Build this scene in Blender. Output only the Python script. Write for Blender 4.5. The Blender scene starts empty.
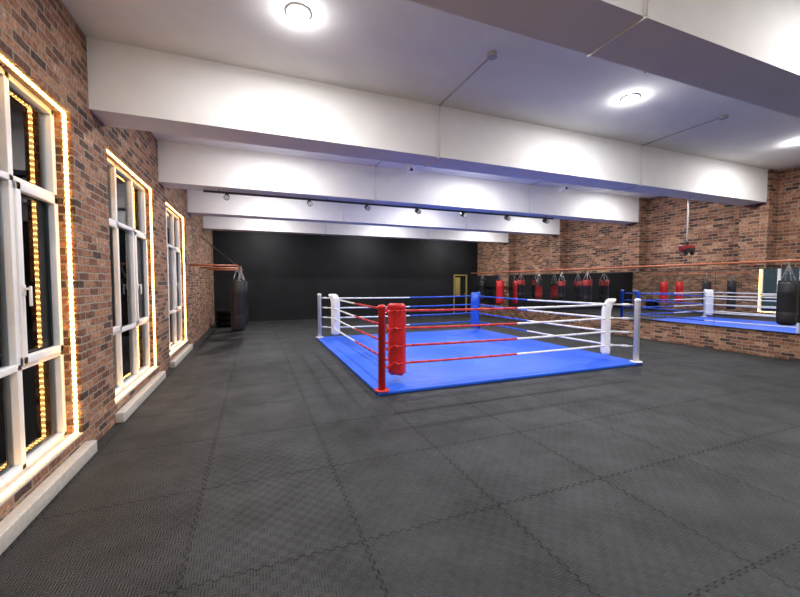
import bpy, bmesh, math, random
from mathutils import Vector, Matrix
random.seed(4)
S=bpy.context.scene
COL=S.collection
S.view_settings.view_transform='Standard'

# ---------------------------------------------------------------- materials
def new_mat(name):
    m=bpy.data.materials.new(name); m.use_nodes=True
    nt=m.node_tree; b=nt.nodes['Principled BSDF']
    return m,nt,b
def N(nt,t,**kw):
    n=nt.nodes.new(t)
    for k,v in kw.items(): setattr(n,k,v)
    return n
def math_(nt,op,a,b=None,c=None):
    n=nt.nodes.new('ShaderNodeMath'); n.operation=op
    for i,v in enumerate((a,b,c)):
        if v is None: continue
        if isinstance(v,(int,float)): n.inputs[i].default_value=v
        else: nt.links.new(v,n.inputs[i])
    return n.outputs[0]
def simple(name,col,rough=.5,metal=0,noise=.12,scale=12,bump=0.0,spec=.5,coat=0):
    m,nt,b=new_mat(name)
    tc=N(nt,'ShaderNodeTexCoord'); nz=N(nt,'ShaderNodeTexNoise'); nz.inputs['Scale'].default_value=scale
    nz.inputs['Detail'].default_value=5
    nt.links.new(tc.outputs['Object'],nz.inputs['Vector'])
    r=N(nt,'ShaderNodeValToRGB')
    r.color_ramp.elements[0].position=.3; r.color_ramp.elements[1].position=.7
    r.color_ramp.elements[0].color=(*[c*(1-noise) for c in col],1)
    r.color_ramp.elements[1].color=(*[min(1,c*(1+noise)) for c in col],1)
    nt.links.new(nz.outputs['Fac'],r.inputs['Fac']); nt.links.new(r.outputs['Color'],b.inputs['Base Color'])
    b.inputs['Roughness'].default_value=rough; b.inputs['Metallic'].default_value=metal
    b.inputs['Specular IOR Level'].default_value=spec
    b.inputs['Coat Weight'].default_value=coat
    if bump:
        bp=N(nt,'ShaderNodeBump'); bp.inputs['Strength'].default_value=bump; bp.inputs['Distance'].default_value=.01
        nt.links.new(nz.outputs['Fac'],bp.inputs['Height']); nt.links.new(bp.outputs['Normal'],b.inputs['Normal'])
    return m
def emit(name,col,strength):
    m,nt,b=new_mat(name)
    b.inputs['Base Color'].default_value=(*col,1)
    b.inputs['Emission Color'].default_value=(*col,1); b.inputs['Emission Strength'].default_value=strength
    return m

def brick_mat():
    m,nt,b=new_mat('rustic_brick')
    tc=N(nt,'ShaderNodeTexCoord'); sp=N(nt,'ShaderNodeSeparateXYZ'); nt.links.new(tc.outputs['Object'],sp.inputs[0])
    u=math_(nt,'ADD',sp.outputs[0],sp.outputs[1])
    cb=N(nt,'ShaderNodeCombineXYZ'); nt.links.new(u,cb.inputs[0]); nt.links.new(sp.outputs[2],cb.inputs[1])
    nz=N(nt,'ShaderNodeTexNoise'); nz.inputs['Scale'].default_value=11; nt.links.new(tc.outputs['Object'],nz.inputs['Vector'])
    sc=N(nt,'ShaderNodeVectorMath',operation='SCALE'); sc.inputs['Scale'].default_value=.026
    nt.links.new(nz.outputs['Color'],sc.inputs[0])
    ad=N(nt,'ShaderNodeVectorMath',operation='ADD'); nt.links.new(cb.outputs[0],ad.inputs[0]); nt.links.new(sc.outputs[0],ad.inputs[1])
    br=N(nt,'ShaderNodeTexBrick'); br.inputs['Scale'].default_value=1
    br.inputs['Brick Width'].default_value=.22; br.inputs['Row Height'].default_value=.074
    br.inputs['Mortar Size'].default_value=.009; br.inputs['Mortar Smooth'].default_value=.3
    br.inputs['Bias'].default_value=-.05
    br.inputs['Color1'].default_value=(0,0,0,1); br.inputs['Color2'].default_value=(1,1,1,1); br.inputs['Mortar'].default_value=(.5,.5,.5,1)
    nt.links.new(ad.outputs[0],br.inputs['Vector'])
    ramp=N(nt,'ShaderNodeValToRGB'); e=ramp.color_ramp.elements
    e[0].position=0; e[0].color=(.06,.028,.02,1)
    e[1].position=1; e[1].color=(.42,.25,.15,1)
    for p,c in ((.3,(.165,.068,.038,1)),(.55,(.265,.112,.06,1)),(.8,(.33,.16,.09,1))):
        x=e.new(p); x.color=c
    nt.links.new(br.outputs['Color'],ramp.inputs['Fac'])
    n2=N(nt,'ShaderNodeTexNoise'); n2.inputs['Scale'].default_value=24; n2.inputs['Detail'].default_value=7
    nt.links.new(tc.outputs['Object'],n2.inputs['Vector'])
    mr=N(nt,'ShaderNodeMapRange'); mr.inputs[1].default_value=.3; mr.inputs[2].default_value=.7; mr.inputs[3].default_value=.40; mr.inputs[4].default_value=1.5
    nt.links.new(n2.outputs['Fac'],mr.inputs[0])
    mul=N(nt,'ShaderNodeMix',data_type='RGBA',blend_type='MULTIPLY'); mul.inputs[0].default_value=1
    nt.links.new(ramp.outputs[0],mul.inputs[6]); nt.links.new(mr.outputs[0],mul.inputs[7])
    mx=N(nt,'ShaderNodeMix',data_type='RGBA'); nt.links.new(br.outputs['Fac'],mx.inputs[0])
    nt.links.new(mul.outputs[2],mx.inputs[6]); mx.inputs[7].default_value=(.29,.235,.18,1)
    nt.links.new(mx.outputs[2],b.inputs['Base Color'])
    b.inputs['Roughness'].default_value=.85
    h=math_(nt,'MULTIPLY_ADD',n2.outputs['Fac'],.6,math_(nt,'SUBTRACT',1,br.outputs['Fac']))
    bp=N(nt,'ShaderNodeBump'); bp.inputs['Strength'].default_value=1; bp.inputs['Distance'].default_value=.018
    nt.links.new(h,bp.inputs['Height']); nt.links.new(bp.outputs[0],b.inputs['Normal'])
    return m

def floor_mat():
    m,nt,b=new_mat('rubber_puzzle_mat')
    tc=N(nt,'ShaderNodeTexCoord'); sp=N(nt,'ShaderNodeSeparateXYZ'); nt.links.new(tc.outputs['Object'],sp.inputs[0])
    x=math_(nt,'SUBTRACT',sp.outputs[0],.6); y=math_(nt,'SUBTRACT',sp.outputs[1],.15)
    def sg(v):
        s=math_(nt,'MULTIPLY',math_(nt,'SINE',math_(nt,'MULTIPLY',v,2*math.pi/.07)),2.2)
        return math_(nt,'MAXIMUM',math_(nt,'MINIMUM',s,1),-1)
    px=math_(nt,'MULTIPLY_ADD',sg(y),.010,x); py=math_(nt,'MULTIPLY_ADD',sg(x),.010,y)
    def dist(p): return math_(nt,'ABSOLUTE',math_(nt,'SUBTRACT',math_(nt,'FRACT',math_(nt,'ADD',p,.5)),.5))
    d=math_(nt,'MINIMUM',dist(px),dist(py))
    sm=N(nt,'ShaderNodeMapRange'); sm.inputs[1].default_value=.002; sm.inputs[2].default_value=.0055; sm.inputs[3].default_value=1; sm.inputs[4].default_value=0
    nt.links.new(d,sm.inputs[0]); seam=sm.outputs[0]
    band=N(nt,'ShaderNodeMapRange'); band.inputs[1].default_value=0; band.inputs[2].default_value=.06; band.inputs[3].default_value=.88; band.inputs[4].default_value=1
    nt.links.new(d,band.inputs[0])
    cell=.05
    ix=math_(nt,'FLOOR',math_(nt,'DIVIDE',x,cell)); iy=math_(nt,'FLOOR',math_(nt,'DIVIDE',y,cell))
    ck=math_(nt,'MODULO',math_(nt,'ABSOLUTE',math_(nt,'ADD',ix,iy)),2)
    sx=math_(nt,'SINE',math_(nt,'MULTIPLY',x,2*math.pi/(cell/3))); sy=math_(nt,'SINE',math_(nt,'MULTIPLY',y,2*math.pi/(cell/3)))
    mixw=N(nt,'ShaderNodeMix',data_type='FLOAT'); nt.links.new(ck,mixw.inputs[0]); nt.links.new(sx,mixw.inputs[2]); nt.links.new(sy,mixw.inputs[3])
    cb=N(nt,'ShaderNodeCombineXYZ'); nt.links.new(math_(nt,'FLOOR',px),cb.inputs[0]); nt.links.new(math_(nt,'FLOOR',py),cb.inputs[1])
    wn=N(nt,'ShaderNodeTexWhiteNoise'); wn.noise_dimensions='2D'; nt.links.new(cb.outputs[0],wn.inputs['Vector'])
    nz=N(nt,'ShaderNodeTexNoise'); nz.inputs['Scale'].default_value=1.6; nz.inputs['Detail'].default_value=10; nz.inputs['Roughness'].default_value=.7
    nt.links.new(tc.outputs['Object'],nz.inputs['Vector'])
    v=math_(nt,'MULTIPLY_ADD',wn.outputs['Value'],.007,.015)
    v=math_(nt,'MULTIPLY_ADD',math_(nt,'SUBTRACT',nz.outputs['Fac'],.5),.065,v)
    v=math_(nt,'MULTIPLY_ADD',mixw.outputs[0],.006,v)
    v=math_(nt,'MULTIPLY_ADD',ck,.006,v)
    v=math_(nt,'MULTIPLY',v,band.outputs[0])
    v=math_(nt,'MULTIPLY',v,math_(nt,'MULTIPLY_ADD',seam,-.6,1))
    v=math_(nt,'MAXIMUM',v,.003)
    cc=N(nt,'ShaderNodeCombineColor'); nt.links.new(math_(nt,'MULTIPLY',v,.90),cc.inputs[0]); nt.links.new(v,cc.inputs[1]); nt.links.new(math_(nt,'MULTIPLY',v,1.08),cc.inputs[2])
    nt.links.new(cc.outputs[0],b.inputs['Base Color'])
    rr=math_(nt,'MULTIPLY_ADD',nz.outputs['Fac'],-.35,.76); rr=math_(nt,'MULTIPLY_ADD',seam,.2,rr); nt.links.new(rr,b.inputs['Roughness'])
    nt.links.new(math_(nt,'MULTIPLY_ADD',seam,-.18,.33),b.inputs['Specular IOR Level'])
    h=math_(nt,'MULTIPLY_ADD',seam,-1.2,mixw.outputs[0])
    bp=N(nt,'ShaderNodeBump'); bp.inputs['Strength'].default_value=.8; bp.inputs['Distance'].default_value=.0016
    nt.links.new(h,bp.inputs['Height']); nt.links.new(bp.outputs[0],b.inputs['Normal'])
    return m

M_brick=brick_mat(); M_floor=floor_mat()
M_ceil=simple('ceiling_plaster',(.76,.755,.76),.9,noise=.05,scale=2,bump=.1)
M_beam=simple('beam_plaster',(.78,.775,.775),.85,noise=.03,scale=3,bump=.15)
M_black=simple('black_wall_paint',(.008,.009,.011),.7,noise=.3,scale=1.5,spec=.3)
M_pvc=simple('white_pvc',(.74,.75,.77),.35,noise=.02)
M_sill=simple('sill_stone',(.46,.43,.39),.5,noise=.12,scale=20)
M_red=simple('red_vinyl',(.58,.02,.025),.35,noise=.08)
M_redp=simple('red_paint',(.58,.025,.02),.35,noise=.06)
M_white=simple('white_vinyl',(.86,.86,.84),.4,noise=.04)
M_blue=simple('blue_vinyl',(.01,.09,.58),.4,noise=.08)
M_canvas=simple('ring_canvas_blue',(.012,.105,.70),.5,noise=.16,scale=1.6,bump=.3)
M_blk=simple('black_vinyl',(.012,.012,.014),.45,noise=.2)
M_dred=simple('dark_red_vinyl',(.26,.015,.015),.4,noise=.15)
M_chain=simple('steel_chain',(.45,.45,.45),.35,metal=1)
M_pipe=simple('copper_brown_pipe',(.38,.12,.06),.45,noise=.15)
M_track=simple('black_metal',(.02,.02,.022),.4)
M_conduit=simple('grey_conduit',(.38,.38,.39),.5)
M_rubber=simple('tire_rubber',(.006,.006,.006),.9,noise=.2,spec=.15)
M_door=simple('yellow_door',(.34,.26,.08),.5,noise=.1,scale=4)
M_rail=simple('outdoor_railing_paint',(.55,.56,.58),.5)
M_terr=simple('terrace_concrete',(.16,.165,.17),.9,noise=.3,scale=3)
M_lamp=emit('lamp_diffuser',(1,.98,.95),30)
def mirror_mat():
    m,nt,b=new_mat('mirror'); b.inputs['Metallic'].default_value=1; b.inputs['Roughness'].default_value=.015
    b.inputs['Base Color'].default_value=(.86,.88,.88,1); return m
M_mirror=mirror_mat()
def glass_mat():
    m,nt,b=new_mat('window_glass')
    out=[n for n in nt.nodes if n.type=='OUTPUT_MATERIAL'][0]
    g=N(nt,'ShaderNodeBsdfGlossy'); g.inputs['Roughness'].default_value=.01
    t=N(nt,'ShaderNodeBsdfTransparent'); t.inputs['Color'].default_value=(.86,.92,.93,1)
    fr=N(nt,'ShaderNodeFresnel'); fr.inputs['IOR'].default_value=1.4
    mx=N(nt,'ShaderNodeMixShader'); nt.links.new(fr.outputs[0],mx.inputs[0])
    nt.links.new(t.outputs[0],mx.inputs[1]); nt.links.new(g.outputs[0],mx.inputs[2]); nt.links.new(mx.outputs[0],out.inputs[0])
    return m
M_glass=glass_mat()
def led_mat():
    m,nt,b=new_mat('led_strip_warm')
    tc=N(nt,'ShaderNodeTexCoord'); sp=N(nt,'ShaderNodeSeparateXYZ'); nt.links.new(tc.outputs['Object'],sp.inputs[0])
    u=math_(nt,'ADD',sp.outputs[1],sp.outputs[2])
    s=math_(nt,'SINE',math_(nt,'MULTIPLY',u,2*math.pi/.05))
    st=math_(nt,'MULTIPLY_ADD',math_(nt,'MAXIMUM',s,0),32,5)
    b.inputs['Base Color'].default_value=(.9,.6,.3,1)
    b.inputs['Emission Color'].default_value=(1,.53,.15,1)
    nt.links.new(st,b.inputs['Emission Strength'])
    return m
M_led=led_mat()

# ---------------------------------------------------------------- mesh helpers
class MB:
    def __init__(s,name): s.bm=bmesh.new(); s.name=name; s.mats=[]
    def mi(s,m):
        if m not in s.mats: s.mats.append(m)
        return s.mats.index(m)
    def box(s,x0,x1,y0,y1,z0,z1,m,bev=0,rot=None):
        r=bmesh.ops.create_cube(s.bm,size=1)
        vs=r['verts']; c=Vector(((x0+x1)/2,(y0+y1)/2,(z0+z1)/2))
        for v in vs: v.co=Vector((v.co.x*(x1-x0),v.co.y*(y1-y0),v.co.z*(z1-z0)))
        fs=set(f for v in vs for f in v.link_faces)
        if bev:
            es=list(set(e for v in vs for e in v.link_edges))
            rr=bmesh.ops.bevel(s.bm,geom=es,offset=bev,segments=3,profile=.5,affect='EDGES')
            vs=list(set(rr['verts'])|set(v for v in vs if v.is_valid))
            fs=set(f for v in vs for f in v.link_faces)
        for v in vs:
            if rot is not None: v.co=rot@v.co
            v.co+=c
        i=s.mi(m)
        for f in fs: f.material_index=i; f.smooth=bool(bev)
    def cyl(s,p0,p1,r,m,seg=16,r2=None,cap=True):
        p0=Vector(p0);p1=Vector(p1); d=p1-p0
        q=d.to_track_quat('Z','Y').to_matrix().to_4x4()
        g=bmesh.ops.create_cone(s.bm,cap_ends=cap,segments=seg,radius1=r,radius2=r if r2 is None else r2,depth=d.length,
            matrix=Matrix.Translation((p0+p1)/2)@q)
        i=s.mi(m)
        for f in set(f for v in g['verts'] for f in v.link_faces):
            f.material_index=i; f.smooth=len(f.verts)==4
    def sph(s,c,r,m,sc=(1,1,1)):
        g=bmesh.ops.create_uvsphere(s.bm,u_segments=16,v_segments=10,radius=r,matrix=Matrix.Translation(c)@Matrix.Diagonal((*sc,1)))
        i=s.mi(m)
        for f in set(f for v in g['verts'] for f in v.link_faces): f.material_index=i; f.smooth=True
    def lathe(s,c,prof,m,seg=28,sx=1,sy=1):
        """prof list of (r,z[,mat])"""
        rings=[]
        for p in prof:
            rings.append([s.bm.verts.new((c[0]+p[0]*sx*math.cos(2*math.pi*k/seg),c[1]+p[0]*sy*math.sin(2*math.pi*k/seg),c[2]+p[1])) for k in range(seg)])
        for j in range(len(rings)-1):
            mm=prof[j][2] if len(prof[j])>2 else m
            i=s.mi(mm)
            for k in range(seg):
                f=s.bm.faces.new((rings[j][k],rings[j][(k+1)%seg],rings[j+1][(k+1)%seg],rings[j+1][k])); f.material_index=i; f.smooth=True
        for rg,fl in ((rings[0],True),(rings[-1],False)):
            f=s.bm.faces.new(rg[::-1] if fl else rg); f.material_index=s.mi(m)
    def torus(s,c,R,r,m,axis='Z',seg=24,sg2=10):
        i=s.mi(m); rg=[]
        for a in range(seg):
            A=2*math.pi*a/seg; ring=[]
            for b_ in range(sg2):
                B=2*math.pi*b_/sg2; rad=R+r*math.cos(B); h=r*math.sin(B)
                p=(rad*math.cos(A),rad*math.sin(A),h)
                if axis=='X': p=(h,p[0],p[1])
                if axis=='Y': p=(p[0],h,p[1])
                ring.append(s.bm.verts.new(Vector(c)+Vector(p)))
            rg.append(ring)
        for a in range(seg):
            for b_ in range(sg2):
                f=s.bm.faces.new((rg[a][b_],rg[(a+1)%seg][b_],rg[(a+1)%seg][(b_+1)%sg2],rg[a][(b_+1)%sg2])); f.material_index=i; f.smooth=True
    def done(s,parent=None,name=None):
        bmesh.ops.recalc_face_normals(s.bm,faces=s.bm.faces)
        me=bpy.data.meshes.new(s.name); s.bm.to_mesh(me); s.bm.free()
        for m in s.mats: me.materials.append(m)
        o=bpy.data.objects.new(name or s.name,me); COL.objects.link(o)
        if parent: o.parent=parent
        return o
def empty(name,loc=(0,0,0)):
    o=bpy.data.objects.new(name,None); COL.objects.link(o); o.location=loc; o.empty_display_size=.2; return o

# ---------------------------------------------------------------- room
XL,XR=-1.5,10.6; YB,YF=-4.2,16.2; ZC=4.0; ZB=3.31
PX=10.25   # face of right pilasters / low wall
m=MB('floor'); m.box(XL-.4,XR+.3,YB-.3,YF+.3,-.12,0,M_floor); m.done()
m=MB('ceiling'); m.box(XL-.4,XR+.3,YB-.3,YF+.3,ZC,ZC+.12,M_ceil); m.done()
wins=[(-3.6,-1.55),(-.7,1.35),(2.2,4.2),(5.05,7.1),(7.95,10.0)]
m=MB('wall_left'); T=.4; z0w,z1w=.2,3.1
y=YB-.3
for a,b in wins:
    m.box(XL-T,XL,y,a,0,ZC,M_brick)
    m.box(XL-T,XL,a,b,0,z0w,M_brick); m.box(XL-T,XL,a,b,z1w,ZC,M_brick)
    y=b
m.box(XL-T,XL,y,YF+.3,0,ZC,M_brick); m.done()
m=MB('wall_right'); m.box(XR,XR+.3,YB-.3,YF+.3,0,ZC,M_brick)
m.done()
m=MB('wall_rear'); m.box(XL,XR,YB-.3,YB,0,ZC,M_brick); m.done()
# back wall with door opening
DX0,DX1,DZ=9.22,10.0,1.97
m=MB('wall_back')
m.box(XL,DX0,YF,YF+.3,0,ZC,M_black); m.box(DX1,XR,YF,YF+.3,0,ZC,M_black); m.box(DX0,DX1,YF,YF+.3,DZ,ZC,M_black)
m.done()
m=MB('door_1')
m.box(DX0,DX0+.06,YF,YF+.12,0,DZ,M_door); m.box(DX1-.06,DX1,YF,YF+.12,0,DZ,M_door); m.box(DX0+.06,DX1-.06,YF,YF+.12,DZ-.06,DZ,M_door)
m.box(DX0+.06,DX1-.06,YF+.06,YF+.1,0,DZ-.06,M_black)
m.box(DX0+.12,DX0+.40,YF+.04,YF+.06,.9,DZ-.14,M_door,.008)
m.sph((DX1-.14,YF+.03,1.0),.03,M_chain); m.done()
# beams and pilasters
beams=[-1.13,1.72,4.60,7.45,10.4,13.3]
for i,b in enumerate(beams):
    m=MB('ceiling_beam'); m.box(XL,PX+.02,b,b+.43,ZB,ZC,M_beam); m.done(name='ceiling_beam' if i==0 else None)
    m=MB('brick_pilaster'); m.box(PX,XR,b-.04,b+.47,0,ZC,M_brick); m.done()
# low wall & mirror on right side
m=MB('trim_low_brick')
ys=[YB]+[v for b in beams for v in (b-.04,b+.47)]+[YF]
for k in range(0,len(ys),2):
    m.box(PX,XR,ys[k],ys[k+1],0,.55,M_brick)
m.done(name='trim_1')
m=MB('wall_mirror')
yy=[1.0+i*1.49 for i in range(9)]
m.box(PX-.03,PX-.012,1.0,12.92,.54,1.9,M_track)
for a,b in zip(yy[:-1],yy[1:]): m.box(PX-.036,PX-.031,a+.004,b-.004,.56,1.88,M_mirror)
m.done()
m=MB('trim_2')
for k in range(0,len(ys),2):
    m.box(PX+.02,XR,ys[k],ys[k+1],.55,1.9,M_black)
m.done()

# windows
for wi,(a,b) in enumerate(wins):
    root=empty('window_%d'%(wi+1),(0,0,0))
    m=MB('frame'); xf0,xf1=XL-.19,XL-.12; w=(b-a)/3; fw=.05
    m.box(xf0,xf1,a,b,z0w,z0w+fw,M_pvc,.006); m.box(xf0,xf1,a,b,z1w-fw,z1w,M_pvc,.006)
    ycs=[a+fw/2,a+w,a+2*w,b-fw/2]
    for yc in ycs: m.box(xf0,xf1,yc-fw/2-.004,yc+fw/2+.004,z0w,z1w,M_pvc,.006)
    zr=[z0w+fw,.97,2.35,z1w-fw]
    for zc in zr[1:3]: m.box(xf0,xf1,a,b,zc-fw/2,zc+fw/2,M_pvc,.006)
    for c in (0,2):  # opening sashes middle row
        y0=ycs[c]+.012;y1=ycs[c+1]-.012; s0,s1=zr[1]+.012,zr[2]-.012; f=.062; X0,X1=xf1-.03,xf1+.018
        m.box(X0,X1,y0,y1,s0,s0+f,M_pvc,.006); m.box(X0,X1,y0,y1,s1-f,s1,M_pvc,.006)
        m.box(X0,X1,y0,y0+f,s0,s1,M_pvc,.006); m.box(X0,X1,y1-f,y1,s0,s1,M_pvc,.006)
        m.box(X1,X1+.012,y0+.016,y0+.046,1.50,1.58,M_pvc,.004); m.cyl((X1+.012,y0+.03,1.55),(X1+.045,y0+.03,1.55),.009,M_pvc)
        m.box(X1+.036,X1+.052,y0+.02,y0+.04,1.42,1.57,M_pvc,.006)
    m.done(root,'frame_%d'%(wi+1))
    m=MB('glass'); m.box(xf0+.02,xf0+.026,a+.02,b-.02,z0w+.02,z1w-.02,M_glass); m.done(root,'glass_%d'%(wi+1))
    m=MB('led'); xl0,xl1=XL-.060,XL-.035; t=.010
    m.box(xl0,xl1,a,a+t,z0w+.02,z1w,M_led); m.box(xl0,xl1,b-t,b,z0w+.02,z1w,M_led)
    m.box(xl0,xl1,a+t,b-t,z1w-t,z1w,M_led); m.box(xl0,xl1,a+t,b-t,z0w+.012,z0w+.012+t,M_led)
    m.done(root,'led_strip_%d'%(wi+1))
    m=MB('sill')
    m.box(XL-.12,XL+.001,a,b,z0w,z0w+.012,M_sill)
    m.box(XL+.001,XL+.09,a-.04,b+.04,0,.115,M_sill,.008)
    m.done(root,'sill_%d'%(wi+1))
# outside: terrace slab and railing, seen through the panes
m=MB('ground_terrace'); m.box(-9,XL-.4,-8,30,-.12,-.02,M_terr); m.done()
m=MB('terrace_railing')
for k in range(22):
    yk=-7+k*1.6; m.box(-3.025,-2.975,yk-.025,yk+.025,-.02,1.12,M_rail)
m.box(-3.035,-2.965,-7.1,26.7,1.12,1.16,M_rail)
for z in (.2,.42,.64,.86): m.cyl((-3,-7,z),(-3,26.6,z),.016,M_rail,8)
m.done()

# ---------------------------------------------------------------- ceiling lights
LC=(1,.97,.95)
for by in (-2.6,.6,3.5,6.35,9.2,12.1,14.9):
    for lx in (.40,4.6,8.7):
        root=empty('ceiling_light',(lx,by,ZC))
        m=MB('housing'); m.lathe((0,0,0),[(.112,-.0005),(.114,-.006),(.108,-.010),(.094,-.011)],M_white); m.done(root,'housing')
        m=MB('diffuser'); m.lathe((0,0,0),[(.094,-.0115),(.088,-.024),(.065,-.034),(.02,-.038)],M_lamp); m.done(root,'diffuser')
        L=bpy.data.lights.new('bulb','AREA'); L.shape='DISK'; L.size=.12; L.energy=70; L.color=LC
        o=bpy.data.objects.new('bulb',L); COL.objects.link(o); o.parent=root; o.location=(0,0,-.042)
        L=bpy.data.lights.new('glow','POINT'); L.energy=10; L.color=LC; L.shadow_soft_size=.025
        o=bpy.data.objects.new('glow',L); COL.objects.link(o); o.parent=root; o.location=(0,0,-.068)

# ---------------------------------------------------------------- track light
root=empty('track_light',(0,7.68,ZB))
m=MB('rail'); m.box(-.85,7.35,-.018,.018,-.065,-.03,M_track)
for x in (-.6,1.4,3.4,5.4,7.1): m.cyl((x,0,-.04),(x,0,0),.008,M_track)
m.done(root,'rail')
for k,x in enumerate((-.46,1.05,2.25,3.43,4.61,5.86,7.07)):
    m=MB('spot_head'); 
    m.box(x-.03,x+.03,-.015,.015,-.085,-.06,M_track); m.cyl((x,0,-.08),(x,0,-.12),.008,M_track)
    m.cyl((x,.05,-.10),(x,-.10,-.155),.045,M_track,20,.052); m.cyl((x,-.098,-.154),(x,-.104,-.157),.044,M_conduit,20)
    m.done(root,'spot_head_%d'%(k+1))

# conduits
m=MB('electrical_conduit')
r=.008
for bi,b in enumerate(beams):
    for X in (2.37,6.36):
        y0=b-1.22
        if bi==0: continue
        m.cyl((X,y0,ZC-r),(X,b-r,ZC-r),r,M_conduit,8); m.cyl((X,b-r,ZC),(X,b-r,ZB-.0),r,M_beam,8)
        m.cyl((X,b-r,ZB-r),(X,b+.43+r,ZB-r),r,M_beam,8)
        m.cyl((X,y0,ZC),(X,y0,ZC-.035),.05,M_conduit,20)
m.cyl((3.0,2.16,ZC-r),(3.0,2.97,ZC-r),r,M_conduit,8); m.cyl((3.0,2.16,ZC),(3.0,2.16,ZB),r,M_conduit,8)
m.done()
for X,Y in ((3.0,7.15),(7.1,7.15)):
    m=MB('security_camera'); m.cyl((X,Y,ZC),(X,Y,ZC-.09),.02,M_white); m.cyl((X,Y,ZC),(X,Y,ZC-.015),.06,M_white,20)
    m.box(X-.05,X+.05,Y-.14,Y+.08,ZC-.16,ZC-.08,M_white,.015); m.cyl((X,Y-.13,ZC-.12),(X,Y-.15,ZC-.12),.03,M_track); m.done()
m=MB('boxing_round_timer'); X,Y=8.08,4.85
m.cyl((X,Y,ZB),(X,Y,2.40),.012,M_white,10); m.cyl((X,Y,ZB),(X,Y,ZB-.02),.05,M_white)
m.cyl((X,Y,2.42),(X,Y,2.34),.03,M_track); m.box(X-.15,X+.15,Y-.07,Y+.07,2.22,2.34,M_dred,.02); m.box(X-.13,X+.13,Y-.085,Y-.06,2.20,2.28,M_track,.008)
m.cyl((X-.1,Y-.02,2.22),(X-.1,Y-.06,2.15),.035,M_track); m.cyl((X+.1,Y-.02,2.22),(X+.1,Y-.06,2.15),.035,M_track); m.done()

# ---------------------------------------------------------------- boxing ring
R0x,R1x,R0y,R1y=1.65,6.90,4.95,10.45
ring=empty('boxing_ring',(0,0,0))
H=.05
m=MB('canvas'); m.box(R0x-.06,R1x+.06,R0y-.06,R1y+.06,0.001,H,M_canvas,.012)
m.done(ring,'canvas')
cor={'a':(R0x,R0y,1,1,M_redp,M_red),'b':(R1x,R0y,-1,1,M_white,M_white),'c':(R1x,R1y,-1,-1,M_blue,M_blue),'d':(R0x,R1y,1,-1,M_white,M_white)}
zs=(.35,.62,.89,1.16); IN=.33
for k,(px,py,sx,sy,mp,mpad) in cor.items():
    m=MB('post'); x,y=px+sx*.02,py+sy*.02
    m.lathe((x,y,H),[(.052,0),(.052,1.18),(.058,1.185),(.058,1.205),(.045,1.225),(.015,1.232)],mp,24)
    m.lathe((x,y,H),[(.11,0),(.11,.012),(.06,.016)],mp,24)
    cx,cy=px+sx*IN,py+sy*IN
    for z in zs:
        m.torus((x+sx*.06,y+sy*.06,z),.022,.006,M_chain,'Z',14,6)
        m.cyl((x+sx*.045,y+sy*.045,z),(cx,cy,z),.015,mp,10)
        m.cyl((x+sx*.10,y+sy*.10,z),(x+sx*.18,y+sy*.18,z),.024,mp,12)
    m.done(ring,'post_'+k)
    # pad
    m=MB('pad'); rot=Matrix.Rotation(math.atan2(sy,sx),3,'Z'); c=Vector((px+sx*(IN+.065),py+sy*(IN+.065),0))
    hw,ht=.135,.08; segs=22; nz=36; z0,z1=.16,1.27; rings=[]
    for j in range(nz+1):
        t=j/nz; z=z0+(z1-z0)*t
        e=min(1,(min(t,1-t)/.04)) ; e=math.sin(e*math.pi/2)*.28+.72 if e<1 else 1
        bul=1+.08*max(0,(t-.85)/.15)
        for zz in zs:
            if abs(z-zz)<.022: bul*=.93
        rg=[]
        for q in range(segs):
            A=2*math.pi*q/segs; ca,sa=math.cos(A),math.sin(A)
            sxp=math.copysign(abs(ca)**.45,ca)*ht*bul; syp=math.copysign(abs(sa)**.45,sa)*hw*bul
            lean=-(.03 if mpad is M_red else .10)*max(0,(t-.75)/.25)**2
            rg.append(m.bm.verts.new(c+rot@Vector((sxp*e+lean,syp*e,0))+Vector((0,0,z))))
        rings.append(rg)
    i=m.mi(mpad)
    for j in range(nz):
        for q in range(segs):
            f=m.bm.faces.new((rings[j][q],rings[j][(q+1)%segs],rings[j+1][(q+1)%segs],rings[j+1][q])); f.smooth=True; f.material_index=i
    f=m.bm.faces.new(rings[0][::-1]); f.material_index=i
    f=m.bm.faces.new(rings[-1]); f.material_index=i
    m.done(ring,'corner_pad_'+k)
    m=MB('straps')
    for z in zs:
        for sd in (-1,1):
            p0=c+rot@Vector((-.05,sd*.13,0)); p1=Vector((cx,cy,0))+rot@Vector((-.05,sd*.05,0))
            m.cyl((p0.x,p0.y,z),(p1.x,p1.y,z),.012,mp,8)
    m.done(ring,'pad_straps_'+k)
P={k:(v[0]+v[2]*IN,v[1]+v[3]*IN) for k,v in cor.items()}
def rope(name,a,b,ma,mb):
    m=MB(name)
    for z in zs:
        n=16; pa=Vector((*P[a],z)); pb=Vector((*P[b],z)); prev=None
        for i in range(n+1):
            t=i/n; p=pa.lerp(pb,t); p.z-=.02*4*t*(1-t)
            if prev is not None: m.cyl(prev,p,.019,ma if i<=n/2 else mb,10)
            prev=p
    m.done(ring,name)
rope('ropes_front','a','b',M_redp,M_white)
rope('ropes_left','a','d',M_redp,M_white)
rope('ropes_right','c','b',M_blue,M_white)
rope('ropes_back','c','d',M_blue,M_white)

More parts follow.
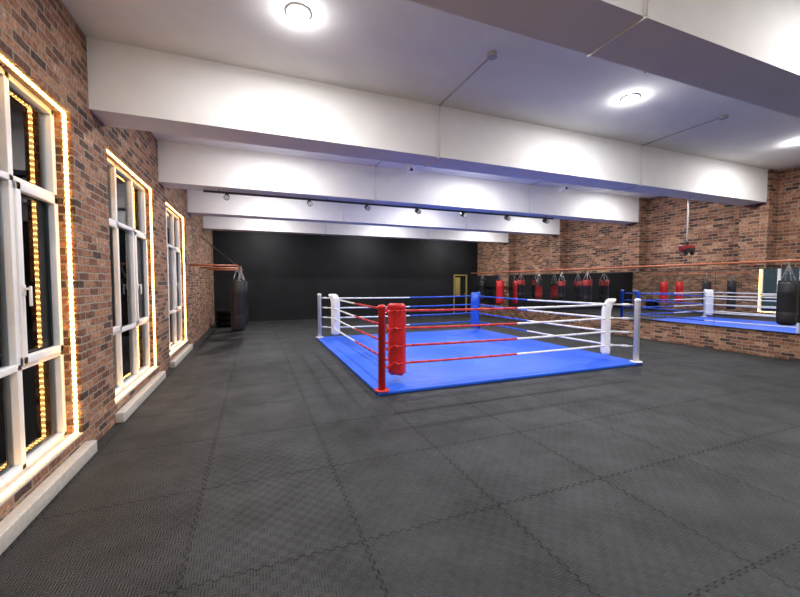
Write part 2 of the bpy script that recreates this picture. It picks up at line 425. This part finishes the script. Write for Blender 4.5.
# ---------------------------------------------------------------- rails & punching bags
def bag(x,y,zt,zb,r,mat,mtop,zr,name='punching_bag'):
    root=empty(name,(x,y,zr))
    m=MB('body'); h=zt-zb; T0=zt-zr; B=zb-zr
    m.lathe((0,0,0),[(r*.55,B),(r*.88,B+.02),(r,B+.07),(r*1.02,B+h*.3),(r*1.005,B+h*.31),(r*1.02,B+h*.32),(r,T0-h*.25,mtop),(r*1.015,T0-h*.24,mtop),(r,T0-h*.22,mtop),(r*.98,T0-.03,mtop),(r*.9,T0-.005,mtop),(r*.5,T0,mtop)],mat,26)
    m.done(root,'bag_body')
    m=MB('chains'); top=Vector((0,0,-.07))
    for k in range(4):
        A=math.pi/4+k*math.pi/2; p=Vector((r*.85*math.cos(A),r*.85*math.sin(A),T0-.02))
        m.box(p.x-.018,p.x+.018,p.y-.018,p.y+.018,T0-.09,T0+.03,mtop)
        n=max(3,int((top-p).length/.035))
        for i in range(n):
            q=p.lerp(top,(i+.5)/n); m.torus(q,.014,.0045,M_chain,'X' if i%2 else 'Y',8,5)
        m.cyl(p,top,.004,M_chain,6)
    m.torus((0,0,-.055),.022,.006,M_chain,'Y',12,6); m.torus((0,0,0),.032,.008,M_chain,'X',14,6)
    m.done(root,'hanger_chains')
    return root
ZR=2.02
def rail(name,X,y0,y1,wallx,arms,ties):
    m=MB(name); m.cyl((X,y0,ZR),(X,y1,ZR),.026,M_pipe,14)
    for ya in arms:
        m.cyl((X,ya,ZR+.0),(wallx,ya,ZR),.024,M_pipe,12); m.cyl((wallx,ya,ZR),(wallx+(.015 if wallx<X else -.015),ya,ZR),.07,M_pipe,16)
    for ya,yb in ties: 
        m.cyl((X,ya,ZR),(wallx,yb,ZR+.95),.010,M_track,8)
    m.done()
rail('bag_rail',-.42,10.3,14.3,XL,(10.4,12.3,14.2),((10.45,12.2),(14.1,14.2)))
rail('bag_rail',9.85,1.2,15.6,PX,(1.9,4.8,7.65,10.6,13.5),())
bag(-.42,10.5,1.66,.32,.17,M_blk,M_blk,ZR)
bag(-.36,11.5,1.62,.36,.17,M_blk,M_blk,ZR)
bag(-.42,12.8,1.6,.5,.16,M_red,M_red,ZR)
bag(-.42,13.6,1.6,.5,.16,M_red,M_red,ZR)
bag(9.85,4.03,1.60,.74,.15,M_blk,M_blk,ZR)
bag(9.85,13.3,1.65,.65,.16,M_red,M_red,ZR)
bag(9.85,11.95,1.68,.95,.15,M_blk,M_dred,ZR)
bag(9.85,10.95,1.62,1.0,.12,M_dred,M_blk,ZR)
bag(9.85,9.85,1.62,1.0,.12,M_blk,M_dred,ZR)
bag(9.85,8.8,1.66,.95,.14,M_blk,M_dred,ZR)
bag(9.85,14.6,1.65,.7,.16,M_blk,M_blk,ZR)

# tires
m=MB('tire_stack')
for k in range(3):
    z=.11+k*.205
    m.torus((-.98,14.6,z),.235,.10,M_rubber,'Z',32,12)
    m.torus((-.98,14.6,z),.30,.035,M_rubber,'Z',32,8)
m.done()

# ---------------------------------------------------------------- world & camera
w=bpy.data.worlds.new('night'); S.world=w; w.use_nodes=True
w.node_tree.nodes['Background'].inputs[0].default_value=(.06,.08,.10,1); w.node_tree.nodes['Background'].inputs[1].default_value=1
cam=bpy.data.cameras.new('camera'); cam.sensor_width=36; cam.lens=370/800*36; cam.clip_start=.05
co=bpy.data.objects.new('camera',cam); COL.objects.link(co); co.location=(0,0,1.6)
co.rotation_euler=(math.radians(90-2.55),0,math.radians(-21.4)); S.camera=co
